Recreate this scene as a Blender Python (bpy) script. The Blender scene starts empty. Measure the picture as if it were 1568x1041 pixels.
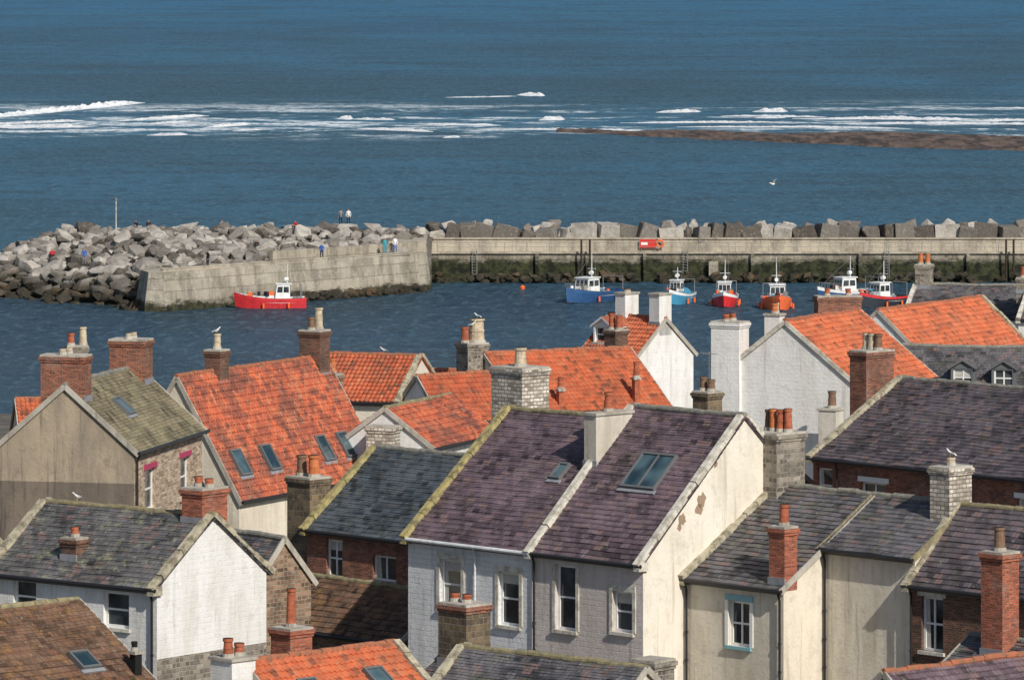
import bpy, bmesh, math, random
from mathutils import Vector, Matrix, Euler, noise as mnoise
random.seed(7)
R=math.radians
scene=bpy.context.scene
# ------------------------------------------------------------------ node helpers
class NT:
    def __init__(s,name,rough=0.8,spec=0.3):
        s.m=bpy.data.materials.new(name); s.m.use_nodes=True
        s.t=s.m.node_tree; s.b=s.t.nodes["Principled BSDF"]; s.out=s.t.nodes["Material Output"]
        s.b.inputs["Roughness"].default_value=rough
        s.b.inputs["Specular IOR Level"].default_value=spec
    def n(s,ty,**kw):
        nd=s.t.nodes.new(ty)
        for k,v in kw.items():
            if k in nd.inputs: s.set(nd.inputs[k],v)
            else: setattr(nd,k,v)
        return nd
    def set(s,inp,v):
        if hasattr(v,"links") or isinstance(v,bpy.types.NodeSocket): s.t.links.new(v,inp)
        elif isinstance(v,(tuple,list)) and len(v)==3 and inp.type=='RGBA': inp.default_value=(*v,1)
        else: inp.default_value=v
    def uv(s): return s.n("ShaderNodeTexCoord").outputs["UV"]
    def geo(s): return s.n("ShaderNodeNewGeometry").outputs["Position"]
    def map(s,vec,scale=(1,1,1),loc=(0,0,0)):
        nd=s.n("ShaderNodeMapping"); s.set(nd.inputs["Vector"],vec)
        nd.inputs["Scale"].default_value=scale; nd.inputs["Location"].default_value=loc; return nd.outputs[0]
    def noise(s,vec,scale,detail=4,rough=0.55,dist=0):
        nd=s.n("ShaderNodeTexNoise"); s.set(nd.inputs["Vector"],vec)
        nd.inputs["Scale"].default_value=scale; nd.inputs["Detail"].default_value=detail
        nd.inputs["Roughness"].default_value=rough; nd.inputs["Distortion"].default_value=dist
        return nd.outputs["Fac"]
    def mr(s,v,a,b,c=0,d=1):
        nd=s.n("ShaderNodeMapRange"); nd.interpolation_type='SMOOTHSTEP'; s.set(nd.inputs[0],v)
        for i,x in enumerate((a,b,c,d)): nd.inputs[i+1].default_value=x
        return nd.outputs[0]
    def mix(s,f,a,b,bt='MIX'):
        nd=s.n("ShaderNodeMix"); nd.data_type='RGBA'; nd.blend_type=bt
        s.set(nd.inputs[0],f); s.set(nd.inputs[6],a); s.set(nd.inputs[7],b); return nd.outputs[2]
    def math(s,op,a,b=0):
        nd=s.n("ShaderNodeMath"); nd.operation=op; s.set(nd.inputs[0],a); s.set(nd.inputs[1],b); return nd.outputs[0]
    def bump(s,h,strength=0.5,dist=0.05):
        nd=s.n("ShaderNodeBump"); s.set(nd.inputs["Height"],h)
        nd.inputs["Strength"].default_value=strength; nd.inputs["Distance"].default_value=dist
        s.t.links.new(nd.outputs[0],s.b.inputs["Normal"])
    def brick(s,vec,w,h,c1,c2,mc,mort=0.01,off=0.5):
        nd=s.n("ShaderNodeTexBrick"); s.set(nd.inputs["Vector"],vec)
        nd.offset=off
        for k,v in (("Color1",c1),("Color2",c2),("Mortar",mc)): s.set(nd.inputs[k],v)
        nd.inputs["Scale"].default_value=1; nd.inputs["Mortar Size"].default_value=mort
        nd.inputs["Mortar Smooth"].default_value=0.3
        nd.inputs["Brick Width"].default_value=w; nd.inputs["Row Height"].default_value=h
        return nd
    def cell(s,uv,w,h,seed=0.0,off=.5):
        """random value per slate / tile (white noise on the tile index)"""
        sp=s.n("ShaderNodeSeparateXYZ"); s.set(sp.inputs[0],uv)
        row=s.math('FLOOR',s.math('DIVIDE',sp.outputs[1],h))
        sh=s.math('MULTIPLY',s.math('MODULO',row,2.0),off)
        col=s.math('FLOOR',s.math('ADD',s.math('DIVIDE',sp.outputs[0],w),sh))
        cb=s.n("ShaderNodeCombineXYZ"); s.set(cb.inputs[0],col); s.set(cb.inputs[1],row); cb.inputs[2].default_value=seed
        wn=s.n("ShaderNodeTexWhiteNoise",noise_dimensions='3D'); s.set(wn.inputs["Vector"],cb.outputs[0]); return wn.outputs["Value"]
    def col(s,c): s.set(s.b.inputs["Base Color"],c); return s.m
    def zpos(s):
        nd=s.n("ShaderNodeSeparateXYZ"); s.set(nd.inputs[0],s.geo()); return nd.outputs
MATS={}
def sc3(c,k): return tuple(x*k for x in c)
def slate(name,c1,c2,moss=0.25,mossc=(.16,.16,.09),w=.34,h=.24,rough=.6,odd=(.20,.13,.12),lich=.7):
    s=NT(name,rough,.3); uv=s.uv(); pos=s.geo()
    b=s.brick(uv,w,h,(1,1,1),(1,1,1),(0,0,0),.012,.5)
    r1=s.cell(uv,w,h,1.3); r2=s.cell(uv,w,h,7.7); r3=s.cell(uv,w,h,4.1)
    c=s.mix(r1,sc3(c1,.7),sc3(c2,1.15))
    c=s.mix(s.mr(r2,.84,.9,0,.8),c,odd)
    c=s.mix(s.mr(r3,.88,.94,0,.8),c,sc3(c1,.3))
    big=s.noise(pos,.4,5,.65); c=s.mix(s.mr(big,.44,.66,0,.5),c,sc3(c2,1.5))
    big2=s.noise(s.map(pos,loc=(31,7,3)),.6,6,.75); c=s.mix(s.mr(big2,.48,.66,0,.65),c,sc3(c1,.45))
    mo=s.noise(pos,1.5,7,.75); c=s.mix(s.mr(mo,.52,.64,0,moss),c,mossc)
    li=s.noise(pos,4.5,5,.85); c=s.mix(s.mr(li,.59,.66,0,lich),c,(.36,.34,.29))
    c=s.mix(s.mr(b.outputs["Fac"],.2,.8,0,.5),c,(.015,.014,.015))
    hh=s.math('ADD',s.math('MULTIPLY',b.outputs["Fac"],-.7),s.math('MULTIPLY',r1,1.0))
    hh=s.math('ADD',hh,s.math('MULTIPLY',s.noise(uv,14,3),.5))
    s.bump(hh,.9,.03); MATS[name]=s.col(c)
def pantile(name,c1,c2,dark=(.17,.075,.05),dk=.5,lich=.25):
    s=NT(name,.8,.2); uv=s.uv(); pos=s.geo()
    r1=s.cell(uv,.24,.33,1.3,0); r2=s.cell(uv,.24,.33,7.7,0); r3=s.cell(uv,.24,.33,2.7,0)
    c=s.mix(r1,c1,c2)
    c=s.mix(s.mr(r2,.80,.9,0,.4),c,(.54,.22,.11))
    c=s.mix(s.mr(r3,.86,.93,0,.75),c,dark)
    n1=s.noise(pos,.5,7,.75); c=s.mix(s.mr(n1,.44,.62,0,dk),c,dark)
    n2=s.noise(s.map(pos,loc=(19,3,11)),1.4,7,.8); c=s.mix(s.mr(n2,.5,.62,0,dk*.8),c,sc3(dark,.75))
    c=s.mix(s.mr(s.noise(s.map(pos,loc=(9,4,1)),.8,5,.7),.5,.72,0,.3),c,(.54,.23,.13))
    c=s.mix(s.mr(s.noise(pos,3.6,5,.85),.57,.66,0,lich),c,(.42,.36,.26))
    s.bump(s.noise(uv,20,3),.3,.02); MATS[name]=s.col(c)
def render_wall(name,c,stain=(.3,.28,.25),amt=.35,bk=0.0,sc=.8):
    s=NT(name,.88,.2); pos=s.geo()
    st=s.noise(s.map(pos,(1.3,1.3,.3)),sc,7,.7)
    col=s.mix(s.mr(st,.42,.70,0,amt),c,stain)
    col=s.mix(s.mr(s.noise(pos,2.0,8,.8),.5,.68,0,amt*.8),col,sc3(c,.5))
    col=s.mix(s.mr(s.noise(s.map(pos,(3.5,3.5,.22),(5,2,0)),1.,5,.65),.54,.70,0,amt*.95),col,sc3(stain,.75))
    col=s.mix(s.mr(s.noise(s.map(pos,(.25,.25,.2),(15,2,0)),1.,4,.6),.45,.65,0,amt*.5),col,stain)
    h=s.noise(pos,7,6,.75)
    if bk:
        b=s.brick(s.uv(),.42,.19,(1,1,1),(1,1,1),(0,0,0),.02)
        h=s.math('ADD',h,s.math('MULTIPLY',b.outputs["Fac"],-bk*.8)); h=s.math('ADD',h,s.math('MULTIPLY',s.cell(s.uv(),.42,.19,3.),bk))
    s.bump(h,.9,.03); MATS[name]=s.col(col)
def brickm(name,c1,c2,mc,w=.225,h=.075,mort=.012,patch=(.4,.38,.33),amt=.25,wob=.0,dark=.5):
    s=NT(name,.88,.2); uv=s.uv(); pos=s.geo(); v=uv
    if wob:
        nn=s.n("ShaderNodeTexNoise"); s.set(nn.inputs["Vector"],uv); nn.inputs["Scale"].default_value=2.2
        sc=s.n("ShaderNodeVectorMath",operation='SCALE'); s.set(sc.inputs[0],nn.outputs["Color"]); sc.inputs["Scale"].default_value=wob
        ad=s.n("ShaderNodeVectorMath",operation='ADD'); s.set(ad.inputs[0],uv); s.set(ad.inputs[1],sc.outputs[0]); v=ad.outputs[0]
    b=s.brick(v,w,h,(1,1,1),(1,1,1),(0,0,0),mort)
    r1=s.cell(v,w,h,1.3); r2=s.cell(v,w,h,5.3)
    c=s.mix(r1,sc3(c1,1.2),sc3(c2,.8)); c=s.mix(s.mr(r2,.8,.9,0,.7),c,sc3(c2,.4)); 
    c=s.mix(s.mr(b.outputs["Fac"],.2,.8),c,mc)
    c=s.mix(s.mr(s.noise(pos,1.3,6,.75),.5,.68,0,amt),c,patch)
    c=s.mix(s.mr(s.noise(pos,1.1,6,.75),.44,.66,0,dark),c,(.045,.04,.035))
    hh=s.math('ADD',s.math('MULTIPLY',b.outputs["Fac"],-1.),s.math('MULTIPLY',s.noise(uv,12,4),.6)); hh=s.math('ADD',hh,s.math('MULTIPLY',r1,.5))
    s.bump(hh,.9,.03); MATS[name]=s.col(c)
def plain(name,c,rough=.6,spec=.3,var=.25,sc=6,metal=0,alt=None):
    s=NT(name,rough,spec); s.b.inputs["Metallic"].default_value=metal
    f=s.noise(s.geo(),sc,5,.7)
    s.bump(f,.4,.02)
    MATS[name]=s.col(s.mix(s.mr(f,.38,.66,0,var),c,alt or sc3(c,.45)))
slate("slate_purple",(.098,.070,.082),(.155,.108,.128),.25,(.20,.18,.13))
slate("slate_grey",(.078,.077,.084),(.135,.128,.136),.45)
slate("slate_blue",(.052,.066,.078),(.085,.10,.115),.15,lich=.35,odd=(.1,.1,.1))
slate("slate_dark",(.066,.057,.064),(.115,.096,.108),.2)
slate("slate_mossy",(.078,.078,.08),(.13,.125,.125),.9,(.26,.26,.17),lich=.9)
slate("tile_brown",(.115,.066,.042),(.17,.10,.065),.55,(.30,.16,.05),w=.26,h=.3,rough=.85,odd=(.2,.1,.06))
slate("tile_olive",(.155,.135,.082),(.215,.185,.115),.5,(.27,.23,.13),w=.3,h=.32,rough=.85,odd=(.2,.15,.1))
pantile("pantile_red",(.53,.135,.062),(.39,.092,.045),dk=.55)
pantile("pantile_orange",(.60,.165,.072),(.47,.12,.055),dk=.38,lich=.2)
pantile("pantile_worn",(.53,.13,.058),(.33,.085,.05),(.14,.06,.048),.85,.5)
render_wall("wall_white",(.76,.755,.735),(.46,.43,.36),.42,.12)
render_wall("wall_bluewhite",(.73,.74,.745),(.42,.43,.42),.5,.7)
render_wall("wall_beige",(.64,.58,.545),(.40,.35,.31),.55,.25)
render_wall("wall_cream",(.74,.675,.56),(.42,.36,.26),.52)
render_wall("wall_cream_pale",(.76,.71,.61),(.45,.38,.28),.48)
render_wall("wall_greycream",(.60,.56,.48),(.34,.30,.24),.6)
render_wall("wall_tan",(.42,.345,.25),(.20,.17,.135),.8,sc=.4)
render_wall("wall_darktan",(.20,.165,.13),(.10,.085,.075),.8,sc=.4)
render_wall("mortar",(.48,.45,.39),(.22,.19,.15),.7)
render_wall("bare_plaster",(.33,.24,.165),(.18,.13,.1),.6)
brickm("brick_red",(.33,.11,.062),(.23,.075,.047),(.28,.22,.17))
brickm("brick_bright",(.46,.13,.07),(.35,.09,.05),(.30,.19,.14),dark=.3)
brickm("brick_dark",(.22,.09,.055),(.12,.065,.05),(.22,.18,.14),patch=(.07,.06,.05),amt=.6)
brickm("brick_cream",(.54,.43,.31),(.42,.27,.18),(.5,.44,.36),w=.3,h=.11,dark=.3)
brickm("stone_grey",(.31,.27,.22),(.18,.155,.13),(.34,.31,.26),.36,.17,.02,wob=.08,patch=(.36,.33,.27))
brickm("stone_pale",(.62,.57,.49),(.45,.39,.32),(.24,.21,.17),.36,.15,.02,wob=.05,dark=.35)
brickm("stone_dark",(.09,.07,.05),(.30,.22,.13),(.24,.2,.15),.36,.22,.022,patch=(.05,.042,.035),amt=.6,wob=.08)
brickm("stone_brown",(.32,.205,.135),(.2,.12,.08),(.34,.29,.22),.35,.16,.02,wob=.08)
plain("coping_stone",(.45,.41,.30),.9,.2,.85,3,alt=(.14,.12,.085))
plain("coping_white",(.64,.61,.53),.9,.2,.7,3,alt=(.24,.21,.16))
plain("coping_yellow",(.40,.34,.15),.9,.2,.9,2.6,alt=(.12,.105,.07))
plain("ridge_grey",(.17,.165,.155),.85,.2,.7,4,alt=(.32,.30,.22))
plain("ridge_red",(.38,.13,.07),.85,.2,.8,4,alt=(.17,.11,.07))
plain("ridge_moss",(.18,.16,.10),.9,.2,.8,3.5,alt=(.34,.29,.16))
plain("pot_red",(.42,.13,.07),.8,.2,.7,4)
plain("pot_orange",(.56,.18,.07),.8,.2,.5,4)
plain("pot_buff",(.56,.47,.34),.8,.2,.7,4)
plain("pot_brown",(.21,.13,.085),.8,.2,.5,5)
plain("flue_black",(.02,.02,.02),.95,.1)  # black of the thin flue; also the hollow's darkness painted on pot caps
plain("white_paint",(.76,.76,.74),.5,.4,.15)
plain("black_paint",(.02,.02,.022),.45,.4,.1)
plain("blue_trim",(.22,.42,.47),.6,.3,.2)
plain("pink_trim",(.42,.05,.12),.6,.3,.2)
plain("red_trim",(.55,.04,.03),.6,.3,.2)
plain("grey_trim",(.13,.135,.14),.6,.3,.2)
plain("lead",(.26,.27,.29),.6,.4,.5,3)
plain("curtain",(.5,.48,.44),.9,.1,.3,12)
plain("hull_red",(.62,.035,.04),.35,.5,.35,2)
plain("hull_blue",(.03,.09,.22),.35,.5,.35,2)
plain("hull_lightblue",(.06,.26,.42),.35,.5,.25,2)
plain("hull_orange",(.78,.15,.05),.35,.5,.3,2)
plain("hull_dark",(.03,.035,.045),.4,.5,.15,2)
plain("boat_white",(.74,.75,.74),.4,.5,.4,2,alt=(.42,.38,.33))
plain("deck",(.28,.27,.24),.8,.2,.4,3)
plain("buoy",(.8,.14,.03),.5,.3,.1)
plain("steel",(.22,.22,.22),.5,.5,.3,5)
plain("wood_dark",(.045,.035,.028),.9,.2,.4,3)
plain("skin",(.55,.32,.23),.6,.3,.1)
plain("hair",(.05,.03,.02),.7,.3,.2)
for n_,c_ in (("cloth_white",(.72,.72,.72)),("cloth_dark",(.025,.025,.035)),("cloth_red",(.5,.03,.04)),("cloth_blue",(.04,.12,.4)),("cloth_grey",(.2,.2,.22)),("cloth_teal",(.05,.3,.38))):
    plain(n_,c_,.9,.1,.25,8)
plain("gull_white",(.75,.75,.74),.8,.2,.08)
plain("gull_grey",(.30,.32,.35),.8,.2,.1)
plain("beak",(.7,.4,.05),.6)
s=NT("glass",.06,.6)
MATS["glass"]=s.col(s.mix(s.mr(s.noise(s.geo(),.8,2),.4,.65),(.012,.015,.018),(.06,.07,.075)))
s=NT("glass_sky",.05,.9)
MATS["glass_sky"]=s.col(s.mix(s.mr(s.noise(s.geo(),.6,2),.4,.65),(.015,.035,.045),(.09,.15,.17)))
# quay masonry: weed and damp below tide mark
def quay(name,c1,c2,weed,ztop,bw=1.5,bh=.6,ml=.5):
    s=NT(name,.88,.2); z=s.zpos()[2]; pos=s.geo()
    b=s.brick(s.uv(),bw,bh,(1,1,1),(1,1,1),(0,0,0),.03); r=s.cell(s.uv(),bw,bh,2.)
    c=s.mix(r,sc3(c1,1.08),sc3(c2,.9)); c=s.mix(s.mr(b.outputs["Fac"],.3,.8,0,ml),c,sc3(c1,.4))
    c=s.mix(s.mr(s.noise(s.map(pos,(.5,.5,.12)),1.,7,.75),.42,.66,0,.7),c,sc3(c2,.42))
    c=s.mix(s.mr(s.noise(pos,.7,7,.8),.5,.64,0,.55),c,(.52,.47,.38))
    zn=s.math('ADD',z,s.math('MULTIPLY',s.math('SUBTRACT',s.noise(s.map(pos,(.3,.3,.8)),1,7,.8),.5),3.4))
    wd=s.mix(s.mr(s.noise(pos,1.1,5,.7),.4,.6),(.016,.018,.012),weed)
    c=s.mix(s.mr(zn,ztop-.35,ztop+.35,1,0),c,wd)
    s.bump(s.math('ADD',s.math('MULTIPLY',b.outputs["Fac"],-.4),s.noise(pos,2.2,7,.75)),1,.2)
    MATS[name]=s.col(c)
quay("quay_masonry",(.31,.275,.215),(.22,.195,.15),(.05,.055,.026),2.25)
quay("quay_arm",(.42,.375,.30),(.33,.295,.235),(.06,.058,.03),.8,2.6,1.1,.3)
quay("quay_concrete",(.48,.425,.335),(.42,.37,.295),(.05,.055,.03),-3,4,2,.35)
# boulders
s=NT("boulder",.92,.15); pos=s.geo(); at=s.n("ShaderNodeAttribute",attribute_name="tone")
c=s.mix(at.outputs["Fac"],(.07,.06,.05),(.52,.485,.435))
c=s.mix(s.mr(s.noise(pos,1.1,6,.75),.42,.66,0,.55),c,(.17,.145,.12))
c=s.mix(s.mr(s.noise(pos,3.5,5,.75),.52,.7,0,.4),c,(.54,.51,.45))
zz=s.math('ADD',s.zpos()[2],s.math('MULTIPLY',s.math('SUBTRACT',s.noise(pos,.3,4),.5),4))
c=s.mix(s.mr(zz,1.0,3.1,.92,0),c,s.mix(s.mr(s.noise(pos,.5,4),.5,.7),(.035,.032,.022),(.12,.078,.042)))
s.bump(s.noise(pos,2.2,6,.8),1,.25); MATS["boulder"]=s.col(c)
s=NT("reef_rock",.8,.3); pos=s.geo()
c=s.mix(s.mr(s.noise(s.map(pos,(.35,.12,1)),1,6,.8),.4,.6),(.04,.03,.025),(.15,.105,.08)); MATS["reef_rock"]=s.col(c)
s=NT("earth",.95,.1); pos=s.geo()
c=s.mix(s.mr(s.noise(pos,.4,6,.7),.4,.65),(.10,.095,.085),(.17,.15,.12)); s.bump(s.noise(pos,3,5),.5,.05); MATS["earth"]=s.col(c)
s=NT("foam",.9,.1); s.bump(s.noise(s.geo(),1.2,6,.8),1,.5)
MATS["foam"]=s.col(s.mix(s.mr(s.noise(s.map(s.geo(),(.6,.25,2.0)),1.,7,.8),.48,.62,0,.7),(.88,.89,.9),(.34,.43,.50)))
# sea
s=NT("sea",.3,.3); s.t.nodes.remove(s.b); pos=s.geo()
big=s.noise(s.map(pos,(.005,.0045,1)),1,5,.6)
mid=s.noise(s.map(pos,(.022,.011,1)),1,5,.65)
rip=s.noise(s.map(pos,(.9,.30,1)),1,4,.7)
rip2=s.noise(s.map(pos,(.28,.12,1)),1,4,.7)
swl=s.noise(s.map(pos,(.012,.055,1)),1,4,.65)
sp=s.n("ShaderNodeSeparateXYZ"); s.set(sp.inputs[0],pos)
yy=sp.outputs[1]; xx=sp.outputs[0]
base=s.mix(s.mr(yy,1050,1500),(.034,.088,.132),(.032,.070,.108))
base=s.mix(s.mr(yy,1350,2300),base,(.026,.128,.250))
base=s.mix(s.mr(yy,560,625,1,0),base,(.040,.058,.074))
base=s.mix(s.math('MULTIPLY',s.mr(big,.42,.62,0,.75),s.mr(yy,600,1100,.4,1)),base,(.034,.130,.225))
base=s.mix(s.mr(mid,.46,.68,0,.55),base,(.026,.054,.078))
base=s.mix(s.mr(swl,.50,.66,0,.5),base,(.024,.048,.070))
base=s.mix(s.mr(rip2,.47,.64,0,.6),base,(.020,.040,.058))
base=s.mix(s.mr(rip,.5,.66,0,.6),base,(.085,.155,.21))
band=s.math('MULTIPLY',s.mr(yy,955,1000),s.mr(yy,1075,1180,1,0))
rf=s.mr(s.math('SUBTRACT',yy,s.math('MULTIPLY',xx,-.62)),1006,1045)
band=s.math('MULTIPLY',band,s.math('MAXIMUM',rf,s.mr(xx,-5,25,1,0)))
fn=s.noise(s.map(pos,(.075,.075,1)),1,8,.76,.4); fn2=s.noise(s.map(pos,(.010,.028,1)),1,4,.65)
ff=s.math('ADD',fn,s.math('MULTIPLY',s.math('SUBTRACT',fn2,.5),.9))
foam=s.math('MULTIPLY',s.mr(ff,.54,.60),band)
foam=s.math('MULTIPLY',foam,s.mr(s.noise(s.map(pos,(.5,.2,1)),1,4,.7),.40,.54,.25,1))
lace=s.math('MULTIPLY',s.mr(ff,.46,.56,0,.4),band)
base=s.mix(lace,base,(.20,.34,.42))
base=s.mix(s.math('MULTIPLY',foam,.95),base,(.78,.81,.83))
bp=s.n("ShaderNodeBump"); s.set(bp.inputs["Height"],s.math('ADD',rip,s.math('MULTIPLY',rip2,1.5))); bp.inputs["Strength"].default_value=.9; bp.inputs["Distance"].default_value=.5
df=s.n("ShaderNodeBsdfDiffuse"); s.set(df.inputs["Color"],base); s.t.links.new(bp.outputs[0],df.inputs["Normal"])
gl=s.n("ShaderNodeBsdfGlossy"); gl.inputs["Color"].default_value=(.58,.74,.88,1); gl.inputs["Roughness"].default_value=.14; s.t.links.new(bp.outputs[0],gl.inputs["Normal"])
mx=s.n("ShaderNodeMixShader"); mx.inputs[0].default_value=.17
s.t.links.new(df.outputs[0],mx.inputs[1]); s.t.links.new(gl.outputs[0],mx.inputs[2]); s.t.links.new(mx.outputs[0],s.out.inputs[0])
MATS["sea"]=s.m
# ------------------------------------------------------------------ mesh builder
class MB:
    def __init__(s): s.v=[];s.f=[];s.m=[];s.names=[]
    def mi(s,m):
        if m not in s.names: s.names.append(m)
        return s.names.index(m)
    def face(s,pts,m):
        i=len(s.v); s.v+= [Vector(p) for p in pts]; s.f.append(tuple(range(i,i+len(pts)))); s.m.append(s.mi(m))
    def ob(s,O,U,V,N,a,b,c,m):
        O=Vector(O);P=lambda i,j,k:O+U*a[i]+V*b[j]+N*c[k]
        i=len(s.v); s.v+=[P(x,y,z) for z in(0,1) for y in(0,1) for x in(0,1)]
        for f in ((0,2,3,1),(4,5,7,6),(0,1,5,4),(2,6,7,3),(0,4,6,2),(1,3,7,5)):
            s.f.append(tuple(i+q for q in f)); s.m.append(s.mi(m))
    def box(s,x0,x1,y0,y1,z0,z1,m): s.ob((0,0,0),Vector((1,0,0)),Vector((0,1,0)),Vector((0,0,1)),(x0,x1),(y0,y1),(z0,z1),m)
    def cyl(s,p,q,r0,r1,m,n=10,cap=True,capm=None):
        p=Vector(p);q=Vector(q);d=(q-p).normalized()
        a=d.orthogonal().normalized(); b=d.cross(a); i=len(s.v)
        for P,r in((p,r0),(q,r1)):
            for k in range(n):
                t=2*math.pi*k/n; s.v.append(P+a*(r*math.cos(t))+b*(r*math.sin(t)))
        for k in range(n):
            s.f.append((i+k,i+(k+1)%n,i+n+(k+1)%n,i+n+k)); s.m.append(s.mi(m))
        if cap:
            s.f.append(tuple(i+n+k for k in range(n))); s.m.append(s.mi(capm or m))
            s.f.append(tuple(i+n-1-k for k in range(n))); s.m.append(s.mi(m))
    def obj(s,name,parent=None,smooth=False,loc=None):
        me=bpy.data.meshes.new(name); me.from_pydata([tuple(v) for v in s.v],[],s.f)
        for n in s.names: me.materials.append(MATS[n])
        uvl=me.uv_layers.new(name="UVMap"); Z=Vector((0,0,1))
        for p,mi in zip(me.polygons,s.m):
            p.material_index=mi; p.use_smooth=smooth
            n=getattr(s,'fn',{}).get(p.index) or p.normal
            if abs(n.z)>.97: U=Vector((1,0,0));V=Vector((0,1,0))
            else: U=Z.cross(n).normalized(); V=n.cross(U)
            for li in p.loop_indices:
                c=me.vertices[me.loops[li].vertex_index].co
                uvl.data[li].uv=(c.dot(U)+40,c.dot(V)+40)
        o=bpy.data.objects.new(name,me); scene.collection.objects.link(o)
        if parent: o.parent=parent
        if loc: o.location=loc
        return o
def empty(name,loc,ang=0):
    e=bpy.data.objects.new(name,None); e.location=loc; e.rotation_euler=(0,0,ang); e.empty_display_size=.5
    scene.collection.objects.link(e); return e
X=Vector((1,0,0));Y=Vector((0,1,0));Z=Vector((0,0,1))
PTS=[(-60,46),(0,38),(40,29),(80,20.5),(120,13.5),(150,11),(200,9.3),(250,6),(300,4.2),(380,2.5),(430,1.2),(455,-1),(520,-3)]
def ground(y):
    for (a,za),(b,zb) in zip(PTS,PTS[1:]):
        if y<=b: return za+(zb-za)*(y-a)/(b-a)
    return -3
# ------------------------------------------------------------------ houses
def window(mb,O,U,N,s0,s1,z0,z1,frame="white_paint",sill="coping_white",bars='sash',lintel=None,rec=.15,glass="glass",surround=None):
    B=lambda a,b,c,m: mb.ob(O,U,Z,N,a,b,c,m)
    fw=.09
    B((s0,s1),(z0,z0+fw),(-rec-.06,-rec+.02),frame);B((s0,s1),(z1-fw,z1),(-rec-.06,-rec+.02),frame)
    B((s0,s0+fw),(z0+fw,z1-fw),(-rec-.06,-rec+.02),frame);B((s1-fw,s1),(z0+fw,z1-fw),(-rec-.06,-rec+.02),frame)
    zm=(z0+z1)/2; sm=(s0+s1)/2
    if bars in('sash','cross'): B((s0+fw,s1-fw),(zm-.035,zm+.035),(-rec-.05,-rec+.01),frame)
    if bars in('case','cross'): B((sm-.035,sm+.035),(z0+fw,z1-fw),(-rec-.052,-rec+.012),frame)
    g=[O+U*a+Z*b-N*(rec+.03) for a,b in((s0+fw,z0+fw),(s1-fw,z0+fw),(s1-fw,z1-fw),(s0+fw,z1-fw))]
    mb.face(g,glass)
    if random.random()<.6:
        a=s0+fw+.01; w=(s1-s0)*.2
        mb.face([O+U*p+Z*q-N*(rec+.024) for p,q in((a,z0+fw),(a+w,z0+fw),(a+w*.7,z1-fw),(a,z1-fw))],"curtain")
    if random.random()<.4:
        mb.face([O+U*p+Z*q-N*(rec+.026) for p,q in((s0+fw+.01,z1-fw-.35),(s1-fw-.01,z1-fw-.35),(s1-fw-.01,z1-fw),(s0+fw+.01,z1-fw))],"curtain")
    B((s0-.1,s1+.1),(z0-.12,z0-.003),(-.1,.11),sill)
    if lintel: B((s0-.15,s1+.15),(z1+.003,z1+.22),(-.08,.045),lintel)
    if surround:
        B((s0-.16,s0-.003),(z0,z1),(-.08,.04),surround); B((s1+.003,s1+.16),(z0,z1),(-.08,.04),surround)
def wall(mb,P0,P1,z0,z1,holes,m,rec=.24):
    P0=Vector((*P0,0));P1=Vector((*P1,0)); L=(P1-P0).length; U=(P1-P0)/L; N=Vector((U.y,-U.x,0))
    xs=sorted({0,L,*[h[0] for h in holes],*[h[1] for h in holes]}); zs=sorted({z0,z1,*[h[2] for h in holes],*[h[3] for h in holes]})
    for a,b in zip(xs,xs[1:]):
        for c,d in zip(zs,zs[1:]):
            ca=(a+b)/2;cc=(c+d)/2
            if any(h[0]<ca<h[1] and h[2]<cc<h[3] for h in holes): continue
            mb.face([P0+U*a+Z*c,P0+U*b+Z*c,P0+U*b+Z*d,P0+U*a+Z*d],m)
    for a,b,c,d in holes:
        q=lambda s,z,n:P0+U*s+Z*z-N*n
        mb.face([q(a,c,0),q(a,d,0),q(a,d,rec),q(a,c,rec)],m);mb.face([q(b,c,0),q(b,c,rec),q(b,d,rec),q(b,d,0)],m)
        mb.face([q(a,d,0),q(b,d,0),q(b,d,rec),q(a,d,rec)],m);mb.face([q(a,c,0),q(a,c,rec),q(b,c,rec),q(b,c,0)],m)
    return P0,U,N
def roof_slab(mb,O,U,V,N,L,S,m,pan):
    th=.09
    if not hasattr(mb,'fn'): mb.fn={}
    mb.ob(O,U,V,N,(0,L),(0,S),(-.02,th-.04),m)
    if pan:
        nt=max(1,round(L/.24)); nr=max(1,round(S/.33)); us=[L*i/(nt*4) for i in range(nt*4+1)]
    else:
        rh=.32 if m.startswith("tile") else .24
        nt=max(2,int(L/.34)); nr=max(1,round(S/rh)); us=[L*i/nt for i in range(nt+1)]
    rows=[]
    for r in range(nr):
        for k in(0,1):
            v=S*(r+k)/nr-(.002 if k else 0); row=[]
            for i,u in enumerate(us):
                sag=.06*mnoise.noise((O+U*u+V*v)*.35)+.03*mnoise.noise((O+U*u+V*v)*1.2)
                if pan: hgt=(0,.05,.035,-.02)[i%4]+(.05 if k==0 else 0)+.02*mnoise.noise(Vector((i//4*3.1,r*2.7,L)))
                else: hgt=(.024 if k==0 else 0)+.02*mnoise.noise(Vector((i*3.3+.5*(r%2),r*2.7,L)))
                row.append(O+U*u+V*v+N*(th+hgt+sag))
            rows.append(row)
    i0=len(mb.v); w=len(rows[0]); mi=mb.mi(m)
    for r in rows: mb.v+=r
    for j in range(len(rows)-1):
        for i in range(w-1):
            a=i0+j*w+i; mb.fn[len(mb.f)]=N; mb.f.append((a,a+1,a+w+1,a+w)); mb.m.append(mi)
    for i in (0,w-1):
        for j in range(len(rows)-1):
            p,q=rows[j][i],rows[j+1][i]; mb.face([p,q,q-N*.12,p-N*.12],m)
    for i in range(w-1):
        p,q=rows[0][i],rows[0][i+1]; mb.face([p,q,q-N*.1,p-N*.1],m)
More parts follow.
